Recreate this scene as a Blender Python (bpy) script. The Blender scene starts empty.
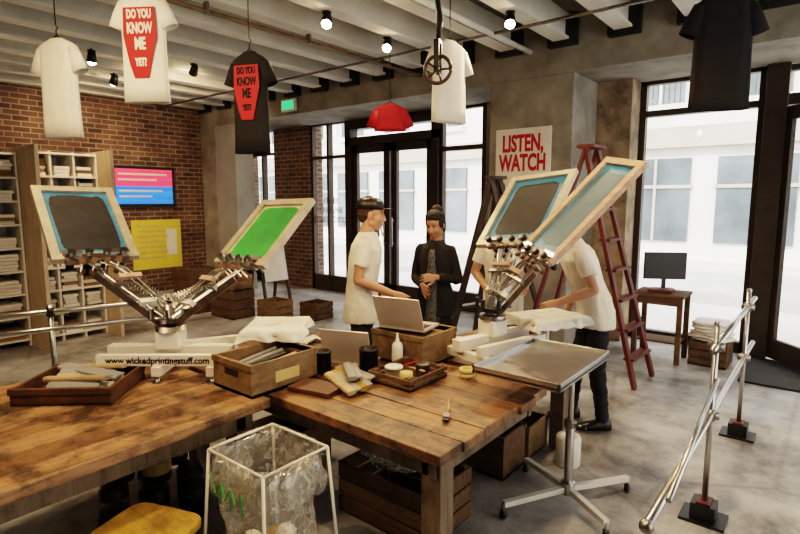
import bpy, bmesh, math, random
from mathutils import Vector as V, Matrix, noise
random.seed(4)
COL=bpy.context.collection
# ------------------------------------------------------------------ materials
def _base(name):
    m=bpy.data.materials.new(name); m.use_nodes=True
    nt=m.node_tree; return m,nt,nt.nodes,nt.links,nt.nodes['Principled BSDF']
def rgba(c): return (c[0],c[1],c[2],1)
def mul(c,k): return tuple(min(1,max(0,x*k)) for x in c)
def mat(name,col,rough=.6,metal=0,var=.12,scale=6,bump=0,bscale=40,emit=0,stretch=(1,1,1),col2=None):
    m,nt,n,l,b=_base(name)
    b.inputs['Roughness'].default_value=rough; b.inputs['Metallic'].default_value=metal
    tc=n.new('ShaderNodeTexCoord'); mp=n.new('ShaderNodeMapping'); mp.inputs['Scale'].default_value=stretch
    l.new(tc.outputs['Object'],mp.inputs[0])
    no=n.new('ShaderNodeTexNoise'); no.inputs['Scale'].default_value=scale; no.inputs['Detail'].default_value=6
    no.inputs['Roughness'].default_value=.6
    l.new(mp.outputs[0],no.inputs['Vector'])
    r=n.new('ShaderNodeValToRGB'); l.new(no.outputs['Fac'],r.inputs[0])
    r.color_ramp.elements[0].position=.32; r.color_ramp.elements[1].position=.68
    r.color_ramp.elements[0].color=rgba(mul(col,1-var)); r.color_ramp.elements[1].color=rgba(col2 if col2 else mul(col,1+var))
    l.new(r.outputs[0],b.inputs['Base Color'])
    if bump:
        nb=n.new('ShaderNodeTexNoise'); nb.inputs['Scale'].default_value=bscale; nb.inputs['Detail'].default_value=4
        l.new(mp.outputs[0],nb.inputs['Vector'])
        bp=n.new('ShaderNodeBump'); bp.inputs['Strength'].default_value=bump; bp.inputs['Distance'].default_value=.02
        l.new(nb.outputs['Fac'],bp.inputs['Height']); l.new(bp.outputs[0],b.inputs['Normal'])
    if emit:
        b.inputs['Emission Color'].default_value=rgba(col); b.inputs['Emission Strength'].default_value=emit
    return m
def wood(name,col,axis=0,rough=.45,dark=.35,stain=.5):
    m,nt,n,l,b=_base(name)
    tc=n.new('ShaderNodeTexCoord'); mp=n.new('ShaderNodeMapping')
    s=[9,9,9]; s[axis]=.9; mp.inputs['Scale'].default_value=s
    l.new(tc.outputs['Object'],mp.inputs[0])
    no=n.new('ShaderNodeTexNoise'); no.inputs['Scale'].default_value=2.2; no.inputs['Detail'].default_value=9; no.inputs['Roughness'].default_value=.7
    no.inputs['Distortion'].default_value=.6
    l.new(mp.outputs[0],no.inputs['Vector'])
    r=n.new('ShaderNodeValToRGB'); l.new(no.outputs['Fac'],r.inputs[0])
    e=r.color_ramp.elements; e[0].position=.3; e[0].color=rgba(mul(col,dark)); e[1].position=.72; e[1].color=rgba(mul(col,1.3))
    x=e.new(.5); x.color=rgba(col)
    n2=n.new('ShaderNodeTexNoise'); n2.inputs['Scale'].default_value=4.5; n2.inputs['Detail'].default_value=12; n2.inputs['Roughness'].default_value=.75
    l.new(tc.outputs['Object'],n2.inputs['Vector'])
    r2=n.new('ShaderNodeValToRGB'); l.new(n2.outputs['Fac'],r2.inputs[0])
    f=r2.color_ramp.elements; f[0].position=.40; f[0].color=rgba((1-stain,)*3); f[1].position=.54; f[1].color=(1,1,1,1)
    mx=n.new('ShaderNodeMix'); mx.data_type='RGBA'; mx.blend_type='MULTIPLY'; mx.inputs[0].default_value=1
    l.new(r.outputs[0],mx.inputs[6]); l.new(r2.outputs[0],mx.inputs[7]); l.new(mx.outputs[2],b.inputs['Base Color'])
    rr=n.new('ShaderNodeMapRange'); rr.inputs['To Min'].default_value=rough-.1; rr.inputs['To Max'].default_value=rough+.3; l.new(n2.outputs['Fac'],rr.inputs['Value']); l.new(rr.outputs[0],b.inputs['Roughness'])
    bp=n.new('ShaderNodeBump'); bp.inputs['Strength'].default_value=.3; bp.inputs['Distance'].default_value=.01
    l.new(no.outputs['Fac'],bp.inputs['Height']); l.new(bp.outputs[0],b.inputs['Normal'])
    return m
def brickmat():
    m,nt,n,l,b=_base('brick_wall_mat')
    tc=n.new('ShaderNodeTexCoord'); sp=n.new('ShaderNodeSeparateXYZ'); cb=n.new('ShaderNodeCombineXYZ')
    l.new(tc.outputs['Object'],sp.inputs[0])
    ad=n.new('ShaderNodeMath'); ad.operation='ADD'; l.new(sp.outputs[0],ad.inputs[0]); l.new(sp.outputs[1],ad.inputs[1])
    l.new(ad.outputs[0],cb.inputs[0]); l.new(sp.outputs[2],cb.inputs[1])
    br=n.new('ShaderNodeTexBrick'); l.new(cb.outputs[0],br.inputs['Vector'])
    br.inputs['Scale'].default_value=1; br.inputs['Brick Width'].default_value=.24; br.inputs['Row Height'].default_value=.085
    br.inputs['Mortar Size'].default_value=.010; br.inputs['Bias'].default_value=-.1; br.inputs['Mortar Smooth'].default_value=.3
    br.inputs['Color1'].default_value=(.20,.105,.068,1); br.inputs['Color2'].default_value=(.075,.043,.034,1); br.inputs['Mortar'].default_value=(.32,.27,.21,1)
    no=n.new('ShaderNodeTexNoise'); no.inputs['Scale'].default_value=2.5; no.inputs['Detail'].default_value=6; l.new(cb.outputs[0],no.inputs['Vector'])
    r=n.new('ShaderNodeValToRGB'); l.new(no.outputs['Fac'],r.inputs[0]); r.color_ramp.elements[0].position=.35; r.color_ramp.elements[0].color=(.55,.5,.5,1)
    r.color_ramp.elements[1].position=.7; r.color_ramp.elements[1].color=(1.0,1.0,1.0,1)
    mx=n.new('ShaderNodeMix'); mx.data_type='RGBA'; mx.blend_type='MULTIPLY'; mx.inputs[0].default_value=1
    l.new(br.outputs['Color'],mx.inputs[6]); l.new(r.outputs[0],mx.inputs[7]); l.new(mx.outputs[2],b.inputs['Base Color'])
    bp=n.new('ShaderNodeBump'); bp.inputs['Strength'].default_value=.6; bp.invert=True; l.new(br.outputs['Fac'],bp.inputs['Height']); l.new(bp.outputs[0],b.inputs['Normal'])
    b.inputs['Roughness'].default_value=.85
    return m
def floormat():
    m,nt,n,l,b=_base('concrete_floor_mat')
    tc=n.new('ShaderNodeTexCoord')
    a=n.new('ShaderNodeTexNoise'); a.inputs['Scale'].default_value=1.3; a.inputs['Detail'].default_value=12; a.inputs['Roughness'].default_value=.72; l.new(tc.outputs['Object'],a.inputs['Vector'])
    r=n.new('ShaderNodeValToRGB'); l.new(a.outputs['Fac'],r.inputs[0]); e=r.color_ramp.elements
    e[0].position=.36; e[0].color=(.10,.085,.07,1); e[1].position=.64; e[1].color=(.52,.53,.54,1); x=e.new(.48); x.color=(.29,.28,.27,1)
    v=n.new('ShaderNodeTexVoronoi'); v.feature='DISTANCE_TO_EDGE'; v.inputs['Scale'].default_value=.45; l.new(tc.outputs['Object'],v.inputs['Vector'])
    r2=n.new('ShaderNodeValToRGB'); l.new(v.outputs['Distance'],r2.inputs[0]); f=r2.color_ramp.elements
    f[0].position=0; f[0].color=(.45,.42,.4,1); f[1].position=.012; f[1].color=(1,1,1,1)
    mx=n.new('ShaderNodeMix'); mx.data_type='RGBA'; mx.blend_type='MULTIPLY'; mx.inputs[0].default_value=.5
    l.new(r.outputs[0],mx.inputs[6]); l.new(r2.outputs[0],mx.inputs[7]); l.new(mx.outputs[2],b.inputs['Base Color'])
    rr=n.new('ShaderNodeMapRange'); rr.inputs['To Min'].default_value=.28; rr.inputs['To Max'].default_value=.6; l.new(a.outputs['Fac'],rr.inputs['Value']); l.new(rr.outputs[0],b.inputs['Roughness'])
    return m
def glassmat(name,col=(1,1,1),gl=.06,dif=0):
    m=bpy.data.materials.new(name); m.use_nodes=True; nt=m.node_tree; n=nt.nodes; l=nt.links; n.remove(n['Principled BSDF'])
    t=n.new('ShaderNodeBsdfTransparent'); t.inputs[0].default_value=rgba(col); g=n.new('ShaderNodeBsdfGlossy'); g.inputs['Roughness'].default_value=.03 if not dif else .18
    x=n.new('ShaderNodeMixShader'); x.inputs[0].default_value=gl; l.new(t.outputs[0],x.inputs[1]); l.new(g.outputs[0],x.inputs[2])
    o=x.outputs[0]
    if dif:
        d=n.new('ShaderNodeBsdfDiffuse'); d.inputs[0].default_value=(.75,.74,.7,1); y=n.new('ShaderNodeMixShader')
        tc=n.new('ShaderNodeTexCoord'); no=n.new('ShaderNodeTexNoise'); no.inputs['Scale'].default_value=14; no.inputs['Distortion'].default_value=2.5; l.new(tc.outputs['Object'],no.inputs['Vector'])
        r=n.new('ShaderNodeMapRange'); r.inputs['From Min'].default_value=.45; r.inputs['From Max'].default_value=.7; r.inputs['To Min'].default_value=dif*.4; r.inputs['To Max'].default_value=dif*2; l.new(no.outputs['Fac'],r.inputs['Value']); l.new(r.outputs[0],y.inputs[0])
        l.new(o,y.inputs[1]); l.new(d.outputs[0],y.inputs[2]); o=y.outputs[0]
    l.new(o,n['Material Output'].inputs[0])
    return m
M={}
M['brick']=brickmat(); M['floor']=floormat()
M['conc']=mat('concrete_mat',(.29,.27,.235),.85,var=.35,scale=2.2,bump=.3,bscale=18)
M['concL']=mat('concrete_light_mat',(.36,.37,.35),.85,var=.12,scale=2)
M['stone']=mat('rough_stone_mat',(.29,.22,.15),.9,var=.5,scale=5,bump=.9,bscale=9)
M['joist']=mat('painted_joist_mat',(.74,.73,.66),.7,var=.10,scale=3)
M['deck']=mat('ceiling_deck_mat',(.17,.16,.135),.9,var=.25,scale=2)
M['frame']=mat('dark_window_frame_mat',(.045,.030,.022),.45,var=.2)
M['black']=mat('black_plastic_mat',(.011,.011,.012),.4,var=.2)
M['rubber']=mat('black_mat_rubber_mat',(.02,.018,.017),.8,var=.3)
M['steel']=mat('steel_mat',(.55,.55,.55),.28,1,var=.1)
M['steelD']=mat('worn_steel_mat',(.30,.28,.26),.35,1,var=.25,scale=15)
M['alu']=mat('aluminium_frame_mat',(.44,.39,.31),.42,.35,var=.2,scale=12)
M['wp']=mat('white_powdercoat_mat',(.76,.74,.69),.4,var=.06)
M['white']=mat('white_cotton_mat',(.78,.75,.69),.9,var=.05,scale=10,bump=.15,bscale=90)
M['whiteS']=mat('white_tee_skin_mat',(.76,.72,.65),.9,var=.05,scale=9)
M['blackT']=mat('black_cotton_mat',(.012,.011,.012),.9,var=.2)
M['trous']=mat('dark_trousers_mat',(.015,.014,.017),.85,var=.3)
M['red']=mat('red_print_mat',(.45,.012,.02),.7,var=.1)
M['redl']=mat('ladder_brown_red_mat',(.105,.022,.016),.5,var=.3)
M['skin']=mat('skin_mat',(.52,.28,.18),.5,var=.07,scale=12)
M['skinB']=mat('skin_tan_mat',(.36,.19,.12),.5,var=.07,scale=12)
M['lip']=mat('lip_mat',(.38,.13,.10),.5,var=.05)
M['hairb']=mat('brown_hair_mat',(.05,.028,.016),.8,var=.3,scale=30)
M['hairk']=mat('black_hair_mat',(.010,.008,.008),.75,var=.3,scale=30)
M['eye']=mat('eye_white_mat',(.60,.56,.52),.3,var=.02)
M['iris']=mat('iris_mat',(.03,.02,.015),.2,var=.02)
M['dress']=mat('patterned_dress_mat',(.025,.025,.03),.8,var=.6,scale=70,col2=(.16,.16,.16))
M['paper']=mat('paper_mat',(.76,.74,.69),.8,var=.05)
M['green']=mat('green_ink_mat',(.03,.27,.05),.45,var=.35,scale=3)
M['teal']=mat('pale_mesh_mat',(.40,.42,.28),.5,var=.06)
M['bluem']=mat('blue_emulsion_mat',(.045,.17,.29),.45,var=.3,scale=5)
M['greym']=mat('grey_blue_mesh_mat',(.07,.13,.18),.55,var=.2,scale=5)
M['inkk']=mat('dark_ink_mat',(.010,.011,.014),.65,var=.5,scale=12)
M['scrp']=wood('screen_frame_pink_wood_mat',(.50,.34,.26),0,.6,.75,.2)
for k,c in enumerate([(.29,.155,.072),(.225,.118,.053),(.36,.205,.105)]):
    M['tx%d'%k]=wood('bench_wood_x%d_mat'%k,c,0,.38,.22,.78); M['ty%d'%k]=wood('bench_wood_y%d_mat'%k,c,1,.38,.22,.78)
M['leg']=wood('bench_leg_wood_mat',(.19,.145,.10),2,.7,.5,.4)
M['crate']=wood('crate_wood_mat',(.13,.075,.038),0,.7,.5,.4)
M['crateL']=wood('box_wood_mat',(.22,.145,.075),1,.6,.6,.45)
M['tray']=wood('tray_wood_mat',(.10,.045,.02),0,.5,.5,.3)
M['pine']=wood('pine_mat',(.62,.50,.35),2,.6,.85,.1)
M['sqw']=wood('squeegee_wood_mat',(.46,.33,.20),0,.5,.7,.3)
M['yellow']=mat('yellow_poster_mat',(.70,.58,.08),.7,var=.08)
M['stoolm']=wood('stool_seat_mat',(.42,.26,.045),0,.6,.6,.5)
M['label']=mat('label_mat',(.56,.43,.19),.7,var=.1)
M['grey']=mat('grey_plastic_mat',(.22,.22,.22),.5)
M['silver']=mat('laptop_silver_mat',(.60,.53,.48),.35,.3,var=.03)
M['facade']=mat('street_facade_mat',(.70,.68,.64),.9,var=.08,scale=.6)
M['facade2']=mat('street_shopfront_mat',(.40,.36,.31),.8,var=.15,scale=.5)
M['fglass']=mat('facade_window_mat',(.13,.155,.17),.2,var=.4,scale=.5)
M['pave']=mat('pavement_mat',(.62,.61,.60),.8,var=.08,scale=.7)
M['road']=mat('road_mat',(.42,.42,.43),.8,var=.1,scale=.4)
M['glass']=glassmat('window_glass_mat',(.97,.985,1),.05)
M['bag']=glassmat('clear_plastic_bag_mat',(.93,.94,.92),.16,.24)
M['tvr']=mat('tv_red_mat',(.8,.05,.10),.3,emit=1.0,var=.5,scale=2,stretch=(1,.3,6))
M['tvb']=mat('tv_blue_mat',(.03,.16,.7),.3,emit=1.0,var=.6,scale=2,stretch=(1,.3,6))
M['bulb']=mat('lamp_glow_mat',(1,.78,.45),.3,emit=40,var=0)
M['exit']=mat('exit_green_mat',(.05,.6,.2),.3,emit=1.0,var=.1)
M['card']=mat('cardboard_mat',(.22,.14,.075),.8,var=.15)
M['van']=mat('van_white_mat',(.7,.7,.7),.3,var=.03)
# ------------------------------------------------------------------ mesh builder
class MB:
    def __init__(s,name): s.name=name; s.v=[]; s.f=[]; s.fm=[]; s.sm=[]; s.ms=[]; s.M=Matrix.Identity(4)
    def mi(s,m):
        m=M[m] if isinstance(m,str) else m
        if m not in s.ms: s.ms.append(m)
        return s.ms.index(m)
    def add(s,vs,fs,m,smooth=False):
        o=len(s.v); k=s.mi(m)
        s.v+= [s.M@V(p) for p in vs]
        for f in fs: s.f.append([o+i for i in f]); s.fm.append(k); s.sm.append(smooth)
    def bx(s,x0,x1,y0,y1,z0,z1,m):
        s.add([(x,y,z) for x in(x0,x1) for y in(y0,y1) for z in(z0,z1)],[(0,1,3,2),(4,6,7,5),(0,4,5,1),(2,3,7,6),(0,2,6,4),(1,5,7,3)],m)
    def box(s,c,d,m,R=None):
        h=[q/2 for q in d]; T=Matrix.Translation(V(c))@(R.to_4x4() if R else Matrix.Identity(4)); O=s.M; s.M=O@T
        s.bx(-h[0],h[0],-h[1],h[1],-h[2],h[2],m); s.M=O
    def beam(s,p,q,w,h,m,up=(0,0,1)):
        p=V(p);q=V(q); d=q-p; z=d.normalized(); u=V(up); x=u.cross(z)
        if x.length<1e-4: x=V((1,0,0))
        x.normalize(); y=z.cross(x); R=Matrix((x,y,z)).transposed(); s.box((p+q)/2,(w,h,d.length),m,R)
    def loft(s,rings,m,n=16,e=2,cap=(True,True),smooth=True,fold=None):
        vs=[];fs=[]
        for i,(c,ax,ay) in enumerate(rings):
            c=V(c);ax=V(ax);ay=V(ay)
            for k in range(n):
                t=2*math.pi*k/n; a=math.cos(t);b=math.sin(t)
                a=math.copysign(abs(a)**(2/e),a); b=math.copysign(abs(b)**(2/e),b)
                f=fold(i,t) if fold else 1
                vs.append(c+ax*a*f+ay*b*f)
        R=len(rings)
        for i in range(R-1):
            for k in range(n):
                k2=(k+1)%n; fs.append((i*n+k,i*n+k2,(i+1)*n+k2,(i+1)*n+k))
        if cap[0]: fs.append(tuple(range(n))[::-1])
        if cap[1]: fs.append(tuple((R-1)*n+k for k in range(n)))
        s.add(vs,fs,m,smooth)
    def cyl(s,p,q,r,m,r2=None,n=14,cap=True,smooth=True):
        p=V(p);q=V(q); z=(q-p).normalized(); x=z.orthogonal().normalized(); y=z.cross(x); r2=r if r2 is None else r2
        s.loft([(p,x*r,y*r),(q,x*r2,y*r2)],m,n,cap=(cap,cap),smooth=smooth)
    def tube(s,pts,r,m,n=8):
        pts=[V(p) for p in pts]; rs=[]
        x=None
        for i,p in enumerate(pts):
            d=(pts[min(i+1,len(pts)-1)]-pts[max(i-1,0)]).normalized()
            x=d.orthogonal().normalized() if x is None else (x-d*x.dot(d)).normalized()
            rr=r[i] if isinstance(r,(list,tuple)) else r
            rs.append((p,x*rr,d.cross(x)*rr))
        s.loft(rs,m,n)
    def lathe(s,prof,c,m,n=24,cap=(True,True)):
        c=V(c); s.loft([(c+V((0,0,z)),V((r,0,0)),V((0,r,0))) for r,z in prof],m,n,cap=cap)
    def sph(s,c,r,m,n=12):
        if not isinstance(r,(tuple,list)): r=(r,r,r)
        c=V(c); rs=[]
        for i in range(1,n):
            a=math.pi*i/n; rs.append((c+V((0,0,-r[2]*math.cos(a))),V((r[0]*math.sin(a),0,0)),V((0,r[1]*math.sin(a),0))))
        s.loft(rs,m,max(10,n+4))
    def cap(s,p,q,r1,r2,m='skin'):
        s.cyl(p,q,r1,m,r2,n=14); s.sph(p,r1,m,8); s.sph(q,r2,m,8)
    def quad(s,a,b,c,d,m): s.add([a,b,c,d],[(0,1,2,3)],m)
    def poly(s,pts,m): s.add(pts,[tuple(range(len(pts)))],m)
    def text(s,body,T,size,m,sx=1,bold=.0,align='CENTER',ext=.001,sp=.9):
        cu=bpy.data.curves.new('t','FONT'); cu.body=body; cu.size=size; cu.offset=bold; cu.align_x=align; cu.align_y='CENTER'; cu.extrude=ext; cu.space_line=sp; cu.resolution_u=3
        o=bpy.data.objects.new('t',cu); COL.objects.link(o); bpy.context.view_layer.update()
        me=o.evaluated_get(bpy.context.evaluated_depsgraph_get()).to_mesh()
        O=s.M; s.M=O@T@Matrix.Diagonal((sx,1,1,1))
        s.add([v.co.copy() for v in me.vertices],[tuple(p.vertices) for p in me.polygons],m); s.M=O
        bpy.data.objects.remove(o); bpy.data.curves.remove(cu)
    def done(s,bevel=0,parent=None,solid=0):
        me=bpy.data.meshes.new(s.name); me.from_pydata([tuple(v) for v in s.v],[],s.f); 
        for m in s.ms: me.materials.append(m)
        me.polygons.foreach_set('material_index',s.fm); me.polygons.foreach_set('use_smooth',s.sm)
        b=bmesh.new(); b.from_mesh(me); bmesh.ops.recalc_face_normals(b,faces=b.faces); b.to_mesh(me); b.free(); me.update()
        o=bpy.data.objects.new(s.name,me); COL.objects.link(o)
        if solid:
            k=o.modifiers.new('s','SOLIDIFY'); k.thickness=solid; k.offset=0
        if bevel:
            k=o.modifiers.new('b','BEVEL'); k.width=bevel; k.segments=2; k.limit_method='ANGLE'; k.angle_limit=math.radians(50)
        if parent: o.parent=parent
        return o
def fuse(mb,vox,parent,it=4,nz=0,nf=9,nst=(1,1,1)):
    o=mb.done(); m=o.modifiers.new('r','REMESH'); m.mode='VOXEL'; m.voxel_size=vox; m.use_smooth_shade=True
    k=o.modifiers.new('s','SMOOTH'); k.factor=.5; k.iterations=it
    bpy.context.view_layer.update(); dg=bpy.context.evaluated_depsgraph_get()
    me=bpy.data.meshes.new_from_object(o.evaluated_get(dg)); name=o.name; mats=[x for x in o.data.materials]
    bpy.data.objects.remove(o); me.materials.clear(); me.materials.append(mats[0])
    if nz:
        ns=[v.normal.copy() for v in me.vertices]
        for v,nn in zip(me.vertices,ns):
            p=V((v.co.x*nst[0],v.co.y*nst[1],v.co.z*nst[2]))*nf
            v.co+=nn*nz*(noise.noise(p)+.5*noise.noise(p*2.3))
    me.polygons.foreach_set('use_smooth',[True]*len(me.polygons)); me.polygons.foreach_set('material_index',[0]*len(me.polygons))
    o=bpy.data.objects.new(name,me); COL.objects.link(o); o.parent=parent; return o
def RZ(a): return Matrix.Rotation(math.radians(a),4,'Z')
def TR(*p): return Matrix.Translation(V(p))
# ------------------------------------------------------------------ camera
F=533.0; tau=math.atan(67/F)
cam=bpy.data.cameras.new('camera'); co=bpy.data.objects.new('camera',cam); COL.objects.link(co)
cam.sensor_width=36; cam.lens=36*F/800; cam.clip_end=200
co.location=(0,0,1.75); co.rotation_euler=(math.pi/2-tau,0,math.radians(39)); bpy.context.scene.camera=co
# ------------------------------------------------------------------ room shell
XL,XR,YB,YW=-10.0,3.2,-3.0,7.1
b=MB('floor'); b.bx(XL-.3,XR+.3,YB-.3,YW+.3,-.1,0,'floor'); b.done()
b=MB('ceiling'); b.bx(XL-.3,XR+.3,YB-.3,YW+.3,3.8,3.95,'deck'); b.done()
b=MB('ceiling_joists')
x=-9.75
while x<XR:
    b.bx(x-.045,x+.045,YB,6.0,3.52,3.80,'joist'); b.bx(x-.09,x+.09,YB,6.0,3.50,3.525,'joist'); b.bx(x-.16,x+.16,5.9,6.0,3.45,3.72,'black'); x+=.66
b.done()
b=MB('wall_left'); b.bx(XL-.25,XL,YB,YW+.25,0,3.8,'brick'); b.done()
b=MB('wall_back'); b.bx(XL-.25,XR+.25,YB-.25,YB,0,3.8,'conc'); b.done()
b=MB('wall_right')   # street side with shop windows
b.bx(XR,XR+.25,YB,1.0,0,3.8,'conc'); b.bx(XR,XR+.25,1.0,6.6,3.2,3.8,'conc'); b.bx(XR,XR+.25,6.6,YW+.25,0,3.8,'conc'); b.bx(XR,XR+.25,3.8,4.1,0,3.2,'conc'); b.done()
b=MB('wall_front')
b.bx(XL,XR,YW,YW+.25,3.2,3.8,'conc'); b.bx(-9.05,-7.98,YW-.05,YW+.3,0,3.2,'brick'); b.bx(-4.1,-3.42,YW,YW+.25,0,3.2,'conc')
b.bx(-2.36,-1.95,YW-.35,YW+.3,0,3.2,'stone'); b.done()
b=MB('ceiling_beam'); b.bx(XL,XR,6.0,YW,3.17,3.8,'conc'); b.done(.01)
b=MB('concrete_column'); b.bx(-3.42,-2.36,6.0,YW,0,3.17,'conc'); b.done(.012)
b=MB('concrete_column'); b.bx(-10.0,-8.85,6.0,6.4,0,3.17,'concL'); b.bx(-10.0,-9.5,5.985,6.0,0,3.17,'conc'); b.done(.012)
# windows/doors
def glazed(name,x0,x1,z0,z1,trans=(),mull=(),fw=.07,y=YW,glass=True,bottom=True):
    b=MB(name)
    b.bx(x0,x0+fw,y,y+.1,0,z1,'frame'); b.bx(x1-fw,x1,y,y+.1,0,z1,'frame'); b.bx(x0,x1,y,y+.1,z1-fw,z1,'frame')
    if bottom: b.bx(x0,x1,y,y+.1,0,z0,'frame')
    for t in trans: b.bx(x0,x1,y-.01,y+.11,t-fw/2,t+fw/2,'frame')
    for t in mull: b.bx(t-fw/2,t+fw/2,y-.01,y+.11,0,z1,'frame')
    if glass: b.quad((x0,y+.06,z0),(x1,y+.06,z0),(x1,y+.06,z1),(x0,y+.06,z1),'glass')
    return b
glazed('window_1',XL,-9.05,.25,3.2,(2.7,),(-9.5,),fw=.05).done()
b=glazed('window_2',-7.98,-7.0,.3,3.2,(2.55,),(-7.5,),fw=.055); b.text('ATELIER\nSERIGRAPHIE\nJEUNES & COOLS',TR(-7.5,YW+.05,1.55)@Matrix.Rotation(math.pi/2,4,'X'),.16,'grey',sx=.7,bold=.002,sp=1.1); b.done()
glazed('window_3',-4.95,-4.1,.3,3.2,(2.55,)).done()
glazed('window_4',-1.95,-.66,.12,3.2,(2.79,)).done()
glazed('window_5',.9,XR,.12,3.2,(2.79,),(2.0,)).done()
b=MB('door_1')   # double glazed entrance doors, dark frames
y=YW-.06
b.bx(-7.0,-6.86,y,y+.2,0,3.05,'frame'); b.bx(-5.07,-4.93,y,y+.2,0,3.05,'frame'); b.bx(-7.0,-4.93,y,y+.2,2.72,2.86,'frame'); b.bx(-7.0,-4.93,y,y+.2,3.0,3.165,'frame')
for (a,c) in [(-6.86,-5.99),(-5.94,-5.07)]:
    b.bx(a,a+.12,y+.05,y+.13,0,2.72,'frame'); b.bx(c-.12,c,y+.05,y+.13,0,2.72,'frame'); b.bx(a,c,y+.05,y+.13,0,.28,'frame'); b.bx(a,c,y+.05,y+.13,2.58,2.72,'frame')
    b.quad((a,y+.09,.2),(c,y+.09,.2),(c,y+.09,2.7),(a,y+.09,2.7),'glass')
for xx in (-6.06,-5.88): b.cyl((xx,y,.95),(xx,y,1.45),.014,'steel'); b.cyl((xx,y,1.0),(xx,y+.08,1.0),.01,'steel'); b.cyl((xx,y,1.4),(xx,y+.08,1.4),.01,'steel')
b.quad((-7,y+.1,2.8),(-4.93,y+.1,2.8),(-4.93,y+.1,3.1),(-7,y+.1,3.1),'glass')
b.done(.004)
b=MB('door_2')  # right entrance: post + leaf ajar
b.bx(-.66,-.46,YW-.12,YW+.1,0,3.165,'frame'); b.bx(-.46,.9,YW,YW+.1,2.75,2.87,'frame'); b.bx(-.46,.9,YW,YW+.1,3.1,3.165,'frame'); b.bx(.8,.9,YW,YW+.1,0,3.165,'frame')
O=b.M; b.M=TR(-.45,YW-.04,0)@RZ(-48)
b.bx(0,.12,-.05,.0,.03,2.72,'frame'); b.bx(.98,1.1,-.05,0,.03,2.72,'frame'); b.bx(0,1.1,-.05,0,.03,.25,'frame'); b.bx(0,1.1,-.05,0,2.58,2.72,'frame')
b.quad((.1,-.025,.2),(1,-.025,.2),(1,-.025,2.6),(.1,-.025,2.6),'glass'); b.cyl((1.04,-.1,.9),(1.04,-.1,1.4),.014,'steel'); b.cyl((1.04,-.1,.95),(1.04,-.03,.95),.01,'steel'); b.cyl((1.04,-.1,1.35),(1.04,-.03,1.35),.01,'steel')
b.M=O; b.done(.004)
b=MB('doormat'); b.bx(-.6,1.6,5.95,6.95,0.001,.02,'rubber'); b.done()
# ------------------------------------------------------------------ street outside
b=MB('street_pavement'); b.bx(-30,14,YW+.25,10.2,-.12,-.01,'pave'); b.bx(-40,18,10.2,15.6,-.2,-.1,'road'); b.bx(-40,18,15.6,17.6,-.12,-.01,'pave'); b.bx(XR+.25,14,-8,YW+.25,-.12,-.01,'pave'); b.done()
b=MB('street_building')
b.bx(-45,16,18,19,-.1,12,'facade')
x=-44
while x<15:
    for z in (4.6,8.2):
        b.bx(x,x+1.3,17.93,18.02,z,z+2.3,'fglass'); b.bx(x-.12,x+1.42,17.85,18.02,z-.2,z,'facade'); b.bx(x+.61,x+.69,17.9,18,z,z+2.3,'facade'); b.bx(x,x+1.3,17.9,18,z+1.1,z+1.17,'facade')
        for q in range(9): b.bx(x+.05+q*.15,x+.07+q*.15,17.6,17.62,z,z+.7,'frame')
        b.bx(x,x+1.3,17.6,17.62,z+.7,z+.74,'frame')
    b.bx(x-.3,x+1.6,17.9,18.02,.5,3.0,'fglass'); b.bx(x-.35,x+1.65,17.86,18.02,2.1,2.2,'facade2'); b.bx(x+.6,x+.68,17.87,18,.5,3,'facade2')
    x+=2.6
b.bx(-45,16,17.7,18.02,3.3,3.9,'facade2'); b.bx(-45,16,17.6,18.02,7.3,7.55,'facade'); b.done()
b=MB('street_building'); b.bx(16,17,-8,18,-.1,12,'facade'); b.done()
b=MB('delivery_van')
b.M=TR(.2,12.0,-.1)
prof=[(0,.35),(0,1.05),(.25,1.2),(.75,1.95),(4.6,2.05),(4.7,1.9),(4.7,.35)]
vs=[(x,0,z) for x,z in prof]+[(x,1.8,z) for x,z in prof]; k=len(prof)
b.add(vs,[tuple(range(k)),tuple(range(k,2*k))]+[(i,(i+1)%k,(i+1)%k+k,i+k) for i in range(k)],'van')
b.bx(.62,1.5,-.01,.02,1.25,1.8,'fglass'); b.bx(0,4.7,-.015,.02,.75,.95,'red')
for xx in (.9,3.8): b.cyl((xx,-.03,.35),(xx,.2,.35),.34,'black',n=20); b.cyl((xx,-.04,.35),(xx,-.02,.35),.17,'steel',n=16)
b.done(.03)
# ------------------------------------------------------------------ benches
def table(name,x0,x1,y0,y1,axis,z=.75,th=.05,legs=()):
    b=MB(name); w=.165
    a0,a1=(y0,y1) if axis==0 else (x0,x1); n=max(1,round((a1-a0)/w)); w=(a1-a0)/n
    for i in range(n):
        p=a0+i*w; j=random.uniform(-.015,.015); h=random.uniform(-.003,.0)
        mm=('tx%d' if axis==0 else 'ty%d')%random.randrange(3)
        if axis==0: b.bx(x0+j,x1+j,p+.002,p+w-.002,z-th,z+h,mm)
        else: b.bx(p+.002,p+w-.002,y0+j,y1+j,z-th,z+h,mm)
    b.bx(x0+.06,x1-.06,y0+.07,y0+.11,z-th-.1,z-th,'leg'); b.bx(x0+.06,x1-.06,y1-.11,y1-.07,z-th-.1,z-th,'leg')
    b.bx(x0+.07,x0+.11,y0+.06,y1-.06,z-th-.1,z-th,'leg'); b.bx(x1-.11,x1-.07,y0+.06,y1-.06,z-th-.1,z-th,'leg')
    for (lx,ly) in legs: b.bx(lx-.05,lx+.05,ly-.05,ly+.05,0,z-th-.001,'leg')
    return b.done(.005)
table('workbench',-3.36,-1.12,1.64,2.66,0,legs=[(-1.22,1.76),(-1.95,2.56),(-3.2,1.8),(-3.2,2.56)])
table('workbench',-3.42,-2.15,-1.2,1.61,1,legs=[(-2.27,1.5),(-2.3,-1.0),(-3.3,-1.0),(-3.3,1.5)])
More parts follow.
